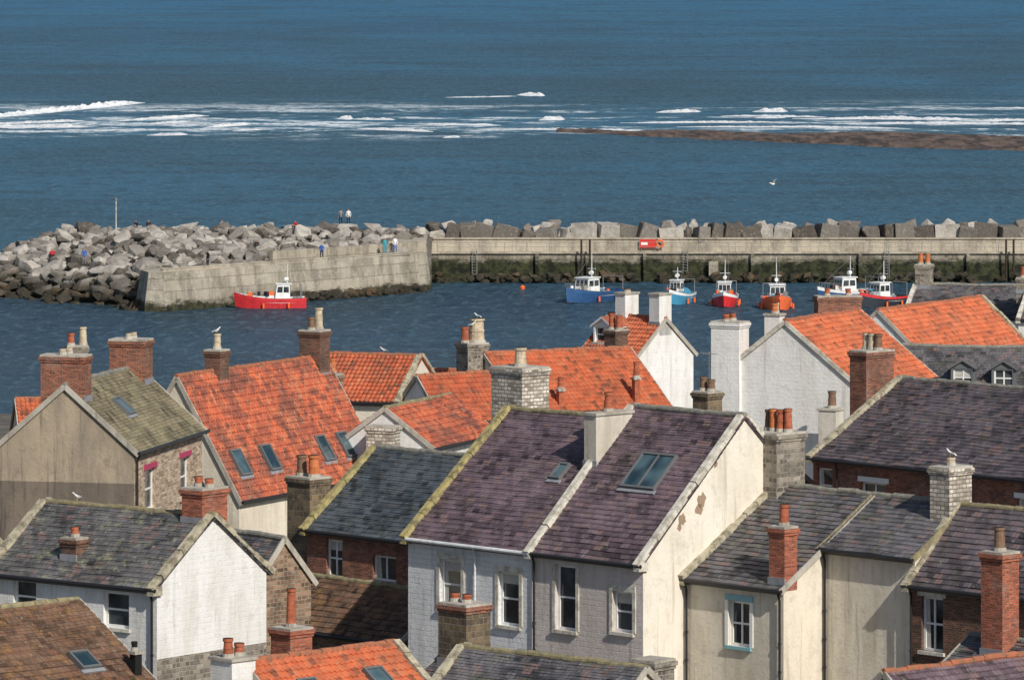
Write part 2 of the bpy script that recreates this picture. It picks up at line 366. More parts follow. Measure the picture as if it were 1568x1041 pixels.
def chimney(parent,x,y,zb,zt,w,d,m="brick_red",pots=(),capm=None,name="chimney",corbel=True,aerial=False):
    mb=MB(); capm=capm or m
    zc=zt-.32 if corbel else zt-.1
    mb.box(x-w/2,x+w/2,y-d/2,y+d/2,zb,zc,m)
    if corbel:
        mb.box(x-w/2-.04,x+w/2+.04,y-d/2-.04,y+d/2+.04,zc+.001,zc+.1,capm)
        mb.box(x-w/2-.08,x+w/2+.08,y-d/2-.08,y+d/2+.08,zc+.102,zc+.24,capm)
        mb.box(x-w/2-.03,x+w/2+.03,y-d/2-.03,y+d/2+.03,zc+.242,zt,"mortar")
    else: mb.box(x-w/2-.06,x+w/2+.06,y-d/2-.06,y+d/2+.06,zc+.001,zt,"mortar")
    for i,(fx,r,h,pm) in enumerate(pots):
        px=x+fx*w; py=y+random.uniform(-.06,.06); lx=random.uniform(-.03,.03)
        mb.cyl((px,py,zt-.02),(px,py,zt+.12),r*1.25,r*1.15,"mortar",10)
        mb.cyl((px,py,zt+.1),(px+lx,py,zt+h-.08),r*1.02,r*.86,pm,14)
        mb.cyl((px+lx,py,zt+h-.1),(px+lx,py,zt+h),r*1.06,r*1.06,pm,14,True,"flue_black")  # pot is closed; its black cap paints the dark of an open hollow
        mb.cyl((px+lx/2,py,zt+h*.45),(px+lx/2,py,zt+h*.52),r*1.02,r*1.0,pm,14)
    if aerial:
        mb.cyl((x,y+.1,zt),(x,y+.1,zt+1.7),.015,.015,"steel",5)
        mb.cyl((x-.5,y+.1,zt+1.6),(x+.5,y+.1,zt+1.6),.012,.012,"steel",4)
        for i in range(7): mb.cyl((x-.45+i*.15,y-.1,zt+1.6),(x-.45+i*.15,y+.3,zt+1.6),.008,.008,"steel",4)
    return mb.obj(name,parent)
def house(name,x,y,ang,L,D,eave,rise,roof="slate_grey",wm="wall_white",gr=None,gl=None,wins=(),cop="",copm="coping_stone",
          ridge=None,sky=(),chims=(),pipes=(),base=None,gut="black_paint",dormers=(),lower=None,verge="mortar"):
    e=empty(name,(x,y,0),R(ang)); b=(ground(y)-1.5) if base is None else base
    gr=gr or wm; gl=gl or gr
    pan=roof.startswith("pantile"); ridge=ridge or("ridge_red" if pan else "ridge_grey")
    mb=MB()
    hs={'F':[],'R':[],'L':[],'B':[]}
    for wdef in wins: W,sc,z0,w,h=wdef[:5]; hs[W].append((sc-w/2,sc+w/2,z0,z0+h))
    cs={'F':((0,0),(L,0),wm),'R':((L,0),(L,D),gr),'B':((L,D),(0,D),wm),'L':((0,D),(0,0),gl)}
    fr={}
    for k,(p,q,m) in cs.items():
        if lower and k in lower[1]:
            zs=lower[2]; up=[h for h in hs[k] if h[2]>=zs]
            fr[k]=wall(mb,p,q,zs,eave,up,m); wall(mb,p,q,b,zs,[h for h in hs[k] if h[3]<=zs],lower[0])
        else: fr[k]=wall(mb,p,q,b,eave,hs[k],m)
    zr=eave+rise
    mb.face([(L,0,eave),(L,D,eave),(L,D/2,zr)],gr); mb.face([(0,D,eave),(0,0,eave),(0,D/2,zr)],gl)
    mb.obj("walls",e)
    for i,wdef in enumerate(wins):
        W,sc,z0,w,h=wdef[:5]; kw=wdef[5] if len(wdef)>5 else {}
        wb=MB(); O,U,N=fr[W]; window(wb,O,U,N,sc-w/2,sc+w/2,z0,z0+h,**kw); wb.obj("window_%d"%(i+1),e)
    p=math.atan2(rise,D/2); S=(D/2)/math.cos(p)
    rb=MB()
    lo=.22
    Vf=Vector((0,math.cos(p),math.sin(p)));Nf=Vector((0,-math.sin(p),math.cos(p)))
    xl=-.08 ; xr=L+.08
    roof_slab(rb,Vector((xl,0,eave))-Vf*lo,X,Vf,Nf,xr-xl,S+lo+.02,roof,pan)
    Vb=Vector((0,-math.cos(p),math.sin(p)));Nb=Vector((0,math.sin(p),math.cos(p)))
    roof_slab(rb,Vector((xr,D,eave))-Vb*lo,-X,Vb,Nb,xr-xl,S+lo+.02,roof,pan)
    rb.obj("roof",e)
    rt=MB(); n=max(2,int((xr-xl)/.45)); rr=.12
    for i in range(n):
        a=xl+(xr-xl)*i/n; c=xl+(xr-xl)*(i+1)/n; dz=.10+.06*mnoise.noise(Vector((a*.4,x,3)))+random.uniform(-.02,.02)
        rt.cyl((a,D/2,zr+dz-.02),(c-.012,D/2,zr+dz-.02+random.uniform(-.015,.015)),rr,rr*random.uniform(.88,1.0),ridge,10)
    rt.obj("ridge_tiles",e)
    tb=MB()
    for side,xx in(('L',0.),('R',L)):
        c=side in cop
        x0,x1=((-.1,.17) if side=='L' else (L-.17,L+.1)) if c else ((-.12,-.06) if side=='L' else (L+.06,L+.12))
        h0,h1=(.06,.25) if c else (-.08,.13)
        m=copm if c else verge
        nseg=max(3,int(S/.6)) if c else 1
        for V,N,Yo in((Vf,Nf,0),(Vb,Nb,D)):
            for i in range(nseg):
                a=-.3+(S+.3)*i/nseg; bb=-.3+(S+.3)*(i+1)/nseg-(.015 if c else 0)
                j=random.uniform(-.03,.03) if c else 0
                O=Vector((0,Yo,eave))
                tb.ob(O,X,V,N,(x0+j,x1+j),(a,bb),(h0,h1+j),m) if Yo==0 else tb.ob(O,-X,V,N,(-x1-j,-x0-j),(a,bb),(h0,h1+j),m)
        if c: tb.box(x0-.02,x1+.02,-.32,.15,eave-.28,eave+.04,m)
    tb.obj("gable_coping" if cop else "verge",e)
    if gut:
        gb=MB(); gb.cyl((xl-.05,-.26,eave-.10),(xr+.05,-.26,eave-.10),.075,.075,gut,8)
        gb.box(0,L,-.10,-.003,eave-.24,eave-.02,"grey_trim")
        for q in pipes:
            gb.cyl((q,-.22,eave-.12),(q,-.10,eave-.45),.045,.045,gut,8); gb.cyl((q,-.10,eave-.43),(q,-.10,b),.045,.045,gut,8)
            for zz in range(int(b)+1,int(eave)-1): gb.cyl((q,-.10,zz),(q,-.10,zz+.08),.065,.065,gut,8)
        gb.obj("gutter",e)
    for i,(s_,t,w,h) in enumerate(sky):
        kb=MB(); O=Vector((0,0,eave))
        for a,bq in(((s_-w/2,s_+w/2),(t,t+.09)),((s_-w/2,s_+w/2),(t+h-.09,t+h)),((s_-w/2,s_-w/2+.08),(t+.09,t+h-.09)),((s_+w/2-.08,s_+w/2),(t+.09,t+h-.09))):
            kb.ob(O,X,Vf,Nf,a,bq,(.08,.26),"grey_trim")
        if w>1.3: kb.ob(O,X,Vf,Nf,(s_-.03,s_+.03),(t+.09,t+h-.09),(.08,.25),"grey_trim")
        kb.ob(O,X,Vf,Nf,(s_-w/2+.08,s_+w/2-.08),(t+.09,t+h-.09),(.08,.21),"glass_sky")
        kb.ob(O,X,Vf,Nf,(s_-w/2-.08,s_+w/2+.08),(t-.16,t-.003),(.08,.17),"lead")
        kb.obj("skylight_%d"%(i+1),e)
    for i,(s_,w,h,dm) in enumerate(dormers):
        db=MB(); y0=D*.10; z0=eave+y0*rise/(D/2); zt=z0+h
        y1=min(D/2,y0+h*(D/2)/rise)
        O=Vector((s_-w/2,y0,0))
        wall(db,(s_-w/2,y0),(s_+w/2,y0),z0-.1,zt,[(.12,w-.12,z0+.2,zt-.1)],dm)
        window(db,O,X,-Y,.12,w-.12,z0+.2,zt-.1,bars='cross')
        db.face([(s_-w/2,y0,z0-.1),(s_-w/2,y0,zt),(s_-w/2,y1+.3,zt)],dm); db.face([(s_+w/2,y0,z0-.1),(s_+w/2,y1+.3,zt),(s_+w/2,y0,zt)],dm)
        zz=zt+w*.32
        for sg in(-1,1):
            a=(s_+sg*(w/2+.12),y0-.15,zt-.05);b_=(s_+sg*(w/2+.12),y1+.5,zt-.05);c_=(s_,y1+1.0,zz);d_=(s_,y0-.15,zz)
            db.face([a,b_,c_,d_] if sg>0 else [d_,c_,b_,a],roof)
            db.face([Vector(q)-Z*.08 for q in (a,b_,c_,d_)],dm)
            db.face([a,d_,Vector(d_)-Z*.12,Vector(a)-Z*.12],dm)
        db.face([(s_-w/2,y0,zt),(s_+w/2,y0,zt),(s_,y0,zz-.05)],dm)
        db.obj("dormer_%d"%(i+1),e)
    for i,c in enumerate(chims):
        cx,cy,top,w,d,m,pots=c[:7]; kw=dict(c[7]) if len(c)>7 else {}
        zroof=eave+rise*(1-abs(cy-D/2)/(D/2))
        chimney(e,cx,cy,kw.pop('zb',zroof-.9),top,w,d,m,pots,name="chimney_%d"%(i+1),**kw)
        if 0<cy<D/2+.8 and 0<cx<L and w>.5:
            fb=MB(); yf=cy-d/2-.03; zf=eave+rise*max(0,min(1,yf/(D/2)))+.06
            fb.box(cx-w/2-.04,cx+w/2+.04,yf-.01,yf+.05,zf,zf+.28,"lead"); fb.obj("flashing_%d"%(i+1),e)
    return e
RP="pot_red";BP="pot_buff";OP="pot_orange";DP="pot_brown"
A=-46
H={}
cw="coping_white"
H['h6']=house("white_terraced_house",-3.86,208.8,A,6.58,10.4,16.65,4.35,"slate_purple","wall_bluewhite",cop="L",copm="coping_yellow",
  wins=[('F',2.3,14.1,1.15,1.85,dict(bars='sash',lintel=cw,surround=cw)),('F',5.4,13.8,1.1,1.95,dict(lintel=cw,surround=cw)),('F',2.4,10.6,1.2,1.9),('F',5.4,10.6,1.1,1.9)],pipes=(3.7,),gut="wall_bluewhite",
  sky=[(5.2,3.4,.55,.8)],ridge="ridge_moss")
H['h7']=house("beige_terraced_house",.73,204.1,A,5.67,10.4,16.65,4.83,"slate_purple","wall_beige",gr="wall_cream_pale",cop="LR",copm=cw,
  wins=[('F',1.75,13.9,1.05,2.35,dict(lintel=None,surround=cw)),('F',4.65,14.1,1.0,1.45,dict(lintel=cw,surround=cw)),('F',1.8,10.2,1.1,2)],pipes=(.2,),
  sky=[(3.15,3.2,1.75,1.7)],chims=[(0.02,3.9,21.45,.62,1.9,"wall_greycream",[(.0,.17,.7,RP)],dict(corbel=False))])
# places where the render has come off the gable of the terraced house
pb=MB()
for (cy,cz,r,sd) in ((3.0,18.65,.26,1),(2.85,18.35,.2,2),(2.0,18.05,.2,3),(1.85,17.8,.13,4),(3.7,19.9,.12,5)):
    rn=random.Random(sd); pb.face([(5.67+.004,cy+r*rn.uniform(.6,1.2)*math.cos(2*math.pi*k/14),cz+r*1.2*rn.uniform(.6,1.2)*math.sin(2*math.pi*k/14)) for k in range(14)],"bare_plaster")
pb.obj("bare_patches",H['h7'])
H['h8']=house("cream_cottage",6.24,201.5,A,4.8,9.54,16.0,2.85,"slate_grey","wall_cream",cop="L",copm="coping_stone",gl="wall_cream",
  wins=[('F',2.65,13.75,1.05,1.6,dict(sill="blue_trim",lintel="blue_trim",bars='cross',surround="white_paint"))],pipes=(.12,4.7),
  chims=[(.0,4.8,20.9,1.3,1.5,"stone_grey",[(-.38,.15,.75,DP),(-.13,.15,.8,OP),(.13,.15,.8,RP),(.38,.15,.85,RP)]),
         (4.45,.35,18.15,.75,.65,"brick_bright",[(0,.17,.75,RP)],dict(zb=15.9))])
H['h8b']=house("cream_rendered_house",11.1,199.5,A,4.3,5.34,17.3,1.57,"slate_grey","wall_cream",pipes=(.1,),verge="ridge_moss")
H['h9']=house("brick_house",13.9,196.3,A,9,5.2,16.4,2.5,"slate_dark","brick_dark",cop="L",copm="coping_stone",gl="brick_red",
  wins=[('F',1.05,14.1,1.0,1.9,dict(lintel=cw,bars='cross'))],pipes=(.15,),
  chims=[(-.3,2.5,20.3,.9,1.2,"stone_pale",[(.0,.15,.3,BP)])],ridge="ridge_moss")
H['h10']=house("long_brick_house",12.87,240,A-2,15,10.8,16.56,2.95,"slate_dark","brick_red",cop="L",copm="coping_stone",
  wins=[('F',.7,14.6,.9,1.5),('F',3.6,14.5,1.5,1.2,dict(lintel="white_paint",bars='case')),('F',8.4,14.5,1.5,1.2,dict(lintel="white_paint",bars='case')),('F',12.6,14.5,1.5,1.2,dict(lintel="white_paint",bars='case'))],
  pipes=(1.5,),chims=[(-1.0,4.6,20.8,1.0,1.7,"brick_red",[(-.35,.17,.7,BP),(.0,.17,.7,BP),(.35,.17,.7,DP)],dict(zb=15))])
H['h2']=house("white_cottage",-18.63,199.9,-38,8,5.84,16.4,2.15,"slate_mossy","wall_white",cop="LR",copm="coping_stone",
  wins=[('F',1.75,15.0,1.1,1.2,dict(bars='sash')),('F',6.1,14.85,1.2,1.25,dict(bars='sash')),('F',6.1,11.5,1.2,1.5)],pipes=(7.85,),lower=("stone_grey",'R',13.9),
  chims=[(7.4,3.2,19.6,.95,1.35,"brick_bright",[(-.25,.15,.35,RP),(.25,.15,.3,RP)]),(3.3,.9,17.75,.7,.6,"brick_dark",[(0,.14,.35,RP)])],ridge="ridge_moss")
H['h1']=house("brown_roofed_cottage",-16.6,177.2,44,7,8,14.8,2.35,"tile_brown","wall_cream",sky=[(5.0,1.0,.8,.9)],ridge="ridge_moss",
  chims=[(6.6,.5,15.9,.28,.28,"flue_black",[(0,.1,.3,"flue_black")],dict(corbel=False))])
H['h3']=house("stone_cottage",-11.7,212.6,A,3.0,2.8,14.6,1.6,"slate_grey","stone_brown",cop="",pipes=(.2,),copm="coping_stone")
H['h4']=house("brown_tiled_outhouse",-9.83,220.3,A,8.0,4.7,11.95,1.6,"tile_brown","stone_brown",gr="brick_red",ridge="ridge_moss")
H['h5']=house("brick_cottage",-8.1,222,A,8,7.36,15.5,2.85,"slate_blue","brick_red",cop="L",copm="coping_yellow",
  wins=[('F',1.6,13.65,.95,1.5,dict(bars='cross')),('F',4.5,13.75,1.35,1.0,dict(bars='case'))],pipes=(6.3,),
  chims=[(-.9,.9,17.4,1.35,1.1,"stone_dark",[(-.28,.2,.8,DP),(.28,.22,.85,OP)],dict(zb=12))])
H['h11']=house("tan_gabled_house",-15.48,230,77,10,5.9,17.75,2.55,"tile_olive","brick_cream",gl="wall_tan",gr="brick_cream",cop="",verge="mortar",lower=("wall_darktan",'L',16.4),
  wins=[('F',2.3,15.1,1.5,1.7,dict(lintel="pink_trim",bars='sash')),('F',7.4,15.1,1.4,1.7,dict(lintel="pink_trim",bars='sash'))],
  chims=[(.6,3.1,21.6,.9,1.9,"brick_red",[(-.3,.14,.25,BP),(.3,.14,.25,BP)]),(9.3,2.95,21.6,1.1,1.6,"brick_red",[(-.3,.14,.25,BP),(.3,.14,.25,BP)])],
  sky=[(3.4,1.6,.9,1.0)],pipes=(.15,))
H['h12']=house("red_roofed_house",-12.07,248.5,62,13,6.4,13.8,5.25,"pantile_worn","wall_cream",sky=[(1.3,1.0,.9,1.3),(3.9,1.0,.9,1.3),(8.8,1.0,.9,1.3),(10.8,1.0,.9,1.3)],
  wins=[('F',2.2,10.6,1.1,1.3)],
  chims=[(3.4,3.2,20.1,.8,.8,"brick_dark",[(0,.17,.7,BP)]),(12.2,3.2,20.4,.95,1.1,"brick_dark",[(-.3,.16,.6,DP),(.3,.19,1.0,BP)])],cop="")
H['h13']=house("pantiled_cottage",-11.2,279.2,-20,6,6,15.6,1.95,"pantile_red","wall_cream",cop="R",copm="coping_stone")
H['h13b']=house("pantiled_cottage",-5.1,290,-10,3.4,4,14.6,1.3,"pantile_orange","wall_white")
H['h14']=house("small_pantiled_house",-3.7,257.1,67.5,7.6,4.6,15.3,1.65,"pantile_worn","wall_white",gr="wall_white",ridge="ridge_moss",
  chims=[(-.9,2.0,16.3,.9,1.3,"stone_pale",[],dict(zb=13)),(3.4,6.5,18.2,.75,.75,"stone_brown",[(0,.17,.7,OP)],dict(zb=13))])
H['h15']=house("large_pantiled_house",.61,284.25,30,8.6,8,14.4,2.65,"pantile_orange","wall_cream",
  chims=[(-.4,4.6,17.7,1.2,1.2,"stone_grey",[(-.35,.2,.8,RP),(.25,.38,1.2,BP)],dict(zb=14)),(2.3,.3,15.5,.3,.3,"pot_red",[(0,.16,.6,RP)],dict(corbel=False)),(6.8,.3,15.9,.3,.3,"pot_red",[(0,.16,.8,RP)],dict(corbel=False))])
H['h15b']=house("pantiled_cottage",-3.4,274,30,5,5,14.9,2.0,"pantile_red","wall_white")
H['h16']=house("white_gabled_house",4.0,323.2,A,4.5,4.6,14.4,2.0,"pantile_red","wall_white",cop="",
  chims=[(4.1,2.3,17.9,.8,1.0,"wall_white",[],dict(corbel=False)),(1.2,2.5,17.8,.8,1.1,"wall_white",[(0,.17,.2,DP)],dict(corbel=False)),(4.0,-1.2,16.0,.9,1.0,"brick_dark",[(-.3,.2,.9,RP),(.3,.2,.8,RP)],dict(zb=12))],dormers=[(1.3,1.6,1.2,"white_paint")])
H['h17']=house("white_chimney_house",16.67,268,62,8.5,8,17.0,3.05,"pantile_orange","wall_white",gl="wall_white",verge=cw,
  chims=[(.3,7.1,20.0,1.1,1.5,"wall_white",[(-.3,.16,.35,RP),(.35,.16,.35,RP)],dict(zb=12)),(.9,5.0,20.4,.6,.8,"wall_white",[(-.2,.16,.5,OP),(.3,.16,.5,BP)],dict(corbel=False)),(-1.5,.9,16.2,.9,.9,"wall_greycream",[(0,.2,.8,DP)],dict(zb=10,corbel=False))])
H['h18']=house("large_pantiled_house",23.3,317.5,58.6,12.9,5.8,14.5,2.55,"pantile_orange","wall_white",cop="R",copm="coping_stone")
H['h18b']=house("dormered_slate_house",20.5,301,-14,11,6,13.6,2.6,"slate_grey","wall_white",dormers=[(3.6,1.3,1.3,"grey_trim"),(5.8,1.3,1.3,"grey_trim"),(8.4,1.3,1.3,"lead")])
H['h19']=house("brick_chimney_house",15.5,301,10,4.2,5,14.8,1.8,"pantile_red","wall_white",chims=[(2.6,2.5,19.0,2.4,1.0,"brick_red",[(-.25,.15,.4,RP),(.25,.15,.35,RP)])])
H['h23']=house("harbourside_slate_house",26,372,-18,8,6,13.0,1.8,"slate_grey","wall_white",cop="LR",copm=cw,
  chims=[(.6,3,16.2,1.0,1.0,"stone_grey",[(-.25,.17,.7,OP),(.25,.17,.7,OP)])])
H['h24']=house("harbourside_slate_house",33,366,-18,8,6,13.2,1.7,"slate_grey","wall_white",cop="LR",copm=cw,
  chims=[(.4,3,15.7,2.2,1.0,"stone_grey",[(-.35,.17,.7,RP),(-.1,.17,.5,OP),(.1,.17,.7,BP),(.35,.17,.7,RP)]),(4,3,15.4,1.2,1.0,"stone_dark",[(-.25,.17,.6,RP),(.25,.17,.6,RP)])])
H['h20']=house("pantiled_cottage",-6.32,175.3,45,6.5,6,14.0,2.1,"pantile_orange","wall_cream",cop="R",copm="coping_stone",sky=[(1.6,1.5,.8,1.0),(4.6,1.6,.8,1.0)],
  chims=[(-.5,3.0,16.4,1.0,1.0,"wall_white",[(-.25,.16,.6,RP),(.25,.16,.4,RP)],dict(corbel=False))])
H['h21']=house("slate_roofed_cottage",-3.5,175.7,-40,7.4,6,14.2,2.3,"slate_grey","wall_cream",cop="L",ridge="ridge_moss",
  chims=[(6.9,4.0,16.7,.95,1.0,"stone_grey",[])])
H['h22']=house("slate_roofed_cottage",13.4,170.3,40,6.5,6,14.1,2.35,"slate_purple","wall_cream",ridge="ridge_red")
H['h25']=house("outhouse",14.2,189.5,A,5,4,14.0,1.2,"slate_grey","brick_dark",chims=[(1.6,1.6,18.3,.95,.85,"brick_bright",[(0,.19,.8,DP)],dict(zb=11))])
H['h26']=house("stone_outhouse",-3.2,193,A,3,3,13.4,1.0,"slate_grey","stone_dark",chims=[(.9,1.3,16.1,1.4,1.15,"stone_dark",[(-.3,.16,.3,RP),(.1,.16,.3,RP)],dict(zb=10,capm="brick_red"))])
H['h27']=house("brick_outhouse",-9.0,191.5,A,2.4,2.4,12.6,.8,"tile_brown","brick_red",chims=[(1.1,1.0,15.5,1.0,1.0,"brick_bright",[(0,.16,1.3,RP)],dict(zb=10))])
H['h28']=house("stone_chimney_house",-2.3,226,A,5,6,16.5,2.0,"slate_dark","stone_pale",chims=[(1.5,2.2,21.5,1.8,1.5,"stone_pale",[(0,.24,.75,BP)],dict(zb=17))])
H['h29']=house("brick_rear_house",5.2,243,A,5,6,15.0,2.0,"slate_dark","brick_red",chims=[(2.4,2.2,19.1,.9,.9,"stone_dark",[(-.25,.17,.6,DP),(.25,.17,.5,DP)],dict(zb=14,aerial=True)),(1.8,.6,17.8,1.0,.9,"brick_red",[(0,.16,.3,RP)],dict(zb=14))])
H['h30']=house("pantiled_cottage",-33,262,10,8,6,14.6,2.2,"pantile_red","wall_cream",chims=[(6.6,3,18.0,1.0,.8,"stone_grey",[(0,.17,.7,RP)]) ])
H['h31']=house("pantiled_cottage",-24,275,10,6,6,13.6,2.0,"pantile_orange","wall_cream",chims=[(3.0,3,18.3,1.0,.8,"stone_grey",[(-.3,.17,.6,RP),(.3,.19,.9,BP)]) ])
H['o1']=house("slate_roofed_cottage",-29,212,-38,8,6,15.5,2.6,"slate_grey","wall_cream",cop="LR")
H['o2']=house("pantiled_cottage",-28,186,30,7,6,14.5,2.6,"pantile_red","wall_white")
H['o3']=house("brick_house",22,186,A,8,6,15.5,2.8,"slate_purple","brick_red",cop="LR")
H['o4']=house("pantiled_cottage",30,262,30,8,6,14.5,2.6,"pantile_orange","wall_white")
# ------------------------------------------------------------------ terrain, sea
mb=MB(); xs=[-420+i*20 for i in range(43)]; ys=sorted(set([p[0] for p in PTS]+list(range(-60,520,15))))
for y in ys:
    for x in xs: mb.v.append(Vector((x,y,ground(y)+ .6*mnoise.noise(Vector((x*.03,y*.03,0))))))
w=len(xs)
for j in range(len(ys)-1):
    for i in range(w-1): a=j*w+i; mb.f.append((a,a+1,a+w+1,a+w)); mb.m.append(mb.mi("earth"))
mb.obj("ground",smooth=True)
mb=MB(); mb.face([(-12000,380,0),(12000,380,0),(12000,30000,0),(-12000,30000,0)],"sea"); mb.obj("sea_water")
# reef
mb=MB(); nx,ny=270,30
for j in range(ny+1):
    for i in range(nx+1):
        x=8+i*.6; t=j/ny; yc=1001-(x-8)*.66+4*mnoise.noise(Vector((x*.05,0,0))); hw=8+min(1,(x-8)/65)*28
        y=yc+(t-.5)*2*hw
        h=.55+.85*mnoise.fractal(Vector((x*.07,y*.06,3)),1,2,6)+.25*mnoise.noise(Vector((x*.9,y*.25,9)))+.6*min(1,(x-10)/45)-1.7*(2*abs(t-.5))**3
        if x<14: h-=(14-x)*.1
        mb.v.append(Vector((x,y,min(1.3,h*.6))))
for j in range(ny):
    for i in range(nx): a=j*(nx+1)+i; mb.f.append((a,a+1,a+nx+2,a+nx+1)); mb.m.append(mb.mi("reef_rock"))
mb.obj("reef")
# breakers
def breaker(x0,y0,x1,y1,h,seed):
    L=math.hypot(x1-x0,y1-y0); n=max(16,int(L/.3)); rows=[[],[],[],[],[]]
    for i in range(n+1):
        t=i/n; x=x0+(x1-x0)*t; y=y0+(y1-y0)*t+2.5*mnoise.noise(Vector((x*.08,seed,0)))
        env=min(1,t*3,(1-t)*6)
        q=max(.0,.62+.35*mnoise.noise(Vector((x*.12,seed*3.1,1)))+.30*mnoise.noise(Vector((x*.9,seed,2)))+.2*mnoise.noise(Vector((x*2.6,seed,5))))
        hh=h*env*q
        jj=lambda k:.7*mnoise.noise(Vector((x*.7,seed,k)))
        rows[0].append((x,y-2.5-h*3*env*(1+jj(3)),-.06)); rows[1].append((x,y-1.5+jj(4),hh*.35)); rows[2].append((x,y-.5,hh*.85)); rows[3].append((x,y,hh)); rows[4].append((x,y+2.5,-.1))
    return rows
mb=MB()
BR=[(-105,1046,-75,1150,1.3),(-100,1020,-77,1022,.8),(-100,1032,-80,1050,.5),(-74,1050,-58,1075,.5),(-68,1035,-60,1050,.4),(-64,985,-57,990,.45),(-56,1020,-48,1035,.55),(-50,1005,-45,1010,.4),(-33,1062,-30,1061,.9),(-30,1060,-22,1058,.5),(-28,1015,-14,1000,.5),
    (-14,1180,1,1188,.25),(1,1195,7,1190,1.0),(-12,975,-9,978,.45),(-18,1035,-2,1030,.4),(5,1055,10,1058,.8),(28,1095,37,1098,.7),(47,1098,54,1100,.9),(53,1062,88,1058,.6),(20,1040,50,1046,.4),(60,1040,100,1035,.45),(40,1075,60,1070,.4),(85,1050,104,1060,.6),(-6,1012,26,1004,.4),(95,1120,110,1115,.4),(-90,1000,-80,1003,.25),(30,1022,70,1018,.35),(46,1066,52,1068,.6),(68,1066,76,1066,.6)]
for k,b_ in enumerate(BR):
    rows=breaker(*b_,k+1.3); i0=len(mb.v); n=len(rows[0])
    for r in rows: mb.v+=[Vector(q) for q in r]
    for j in range(4):
        for i in range(n-1): a=i0+j*n+i; mb.f.append((a,a+1,a+n+1,a+n)); mb.m.append(mb.mi("foam"))
mb.obj("breaking_waves",smooth=True)
# ------------------------------------------------------------------ rocks
def hull(seed,boxy=False,nn=18):
    rnd=random.Random(seed); bm=bmesh.new()
    if boxy:
        for sx in(-1,1):
            for sy in(-1,1):
                for sz in(-1,1):
                    for _ in range(2): bm.verts.new((sx*rnd.uniform(.7,1),sy*rnd.uniform(.7,1),sz*rnd.uniform(.7,1)))
    else:
        for _ in range(nn):
            v=Vector((rnd.gauss(0,1),rnd.gauss(0,1),rnd.gauss(0,1))).normalized()
            v=Vector((max(-.8,min(.8,v.x)),max(-.8,min(.8,v.y)),max(-.75,min(.75,v.z))))*rnd.uniform(.85,1.1); bm.verts.new(v)
    r=bmesh.ops.convex_hull(bm,input=bm.verts)
    bmesh.ops.delete(bm,geom=[g for g in r['geom_interior'] if isinstance(g,bmesh.types.BMVert)],context='VERTS')
    bmesh.ops.dissolve_limit(bm,angle_limit=R(10),verts=bm.verts,edges=bm.edges)
    bm.verts.index_update(); out=([v.co.copy() for v in bm.verts],[tuple(v.index for v in f.verts) for f in bm.faces]); bm.free(); return out
HR=[hull(i,nn=12+i) for i in range(14)]; HB=[hull(50+i,True) for i in range(8)]
class Rocks(MB):
    def __init__(s): super().__init__(); s.tone=[]
    def add(s,p,sx,sy,sz,tone,lib,rot=None):
        vs,fs=random.choice(lib)
        q=Euler(rot if rot else (random.uniform(-.5,.5),random.uniform(-.5,.5),random.uniform(-3,3))).to_matrix()
        i=len(s.v)
        for v in vs: s.v.append(Vector(p)+q@Vector((v.x*sx,v.y*sy,v.z*sz)))
        for f in fs: s.f.append(tuple(i+k for k in f)); s.m.append(s.mi("boulder")); s.tone.append(tone)
    def fin(s,name):
        o=s.obj(name); a=o.data.attributes.new("tone",'FLOAT','FACE')
        a.data.foreach_set("value",s.tone+[.15]*(len(s.f)-len(s.tone))); return o
AX0,AY0,AX1,AY1=-36,556,-9.7,586      # harbour arm quay edge
def arm_y(x): return AY0+(x-AX0)*(AY1-AY0)/(AX1-AX0)
def mound(x,y):
    if x>=-36:
        ya=arm_y(x)+4; t=max(0,min(1,(y-ya)/max(3,601-ya))); z=3.4+2.0*t
    else:
        yw=556+(-36-x)*1.15; t=max(0,min(1,(y-yw)/26)); z=-.7+5.9*t**.85
        z=min(z,5.4*max(0,min(1.,(x+62)/15)))
    if y>602: z-= (y-602)*.6
    return z
rk=Rocks(); step=1.15; x=-66
while x<-9.5:
    y=545
    while y<614:
        px=x+random.uniform(-.5,.5); py=y+random.uniform(-.6,.6)
        ok=(px>=-36 and py>arm_y(px)+4.6) or (px<-36 and py>554+(-36-px)*1.15)
        if ok:
            z=mound(px,py)
            if z>-.9:
                r=random.choice((.4,.5,.65,.8,.95,1.2))*random.uniform(.85,1.15)
                rk.add((px,py,z+random.uniform(-.25,.3)),r*1.25,r,r*.75,random.choice((.05,.2,.35,.5,.65,.8,.95,1)),HR)
        y+=step*1.3
    x+=step
gx=[-76+i*2.5 for i in range(28)]; gy=[540+i*2.5 for i in range(33)]; i0=len(rk.v)
for y in gy:
    for x in gx:
        ok=(x>=-36 and y>arm_y(x)+3) or x<-36
        rk.v.append(Vector((x,y,(mound(x,y)-.5) if ok else -2)))
for j in range(len(gy)-1):
    for i in range(len(gx)-1): a=i0+j*len(gx)+i; rk.f.append((a,a+1,a+len(gx)+1,a+len(gx))); rk.m.append(rk.mi("boulder"))
rk.fin("boulder_breakwater")
rk=Rocks(); x=-9.5
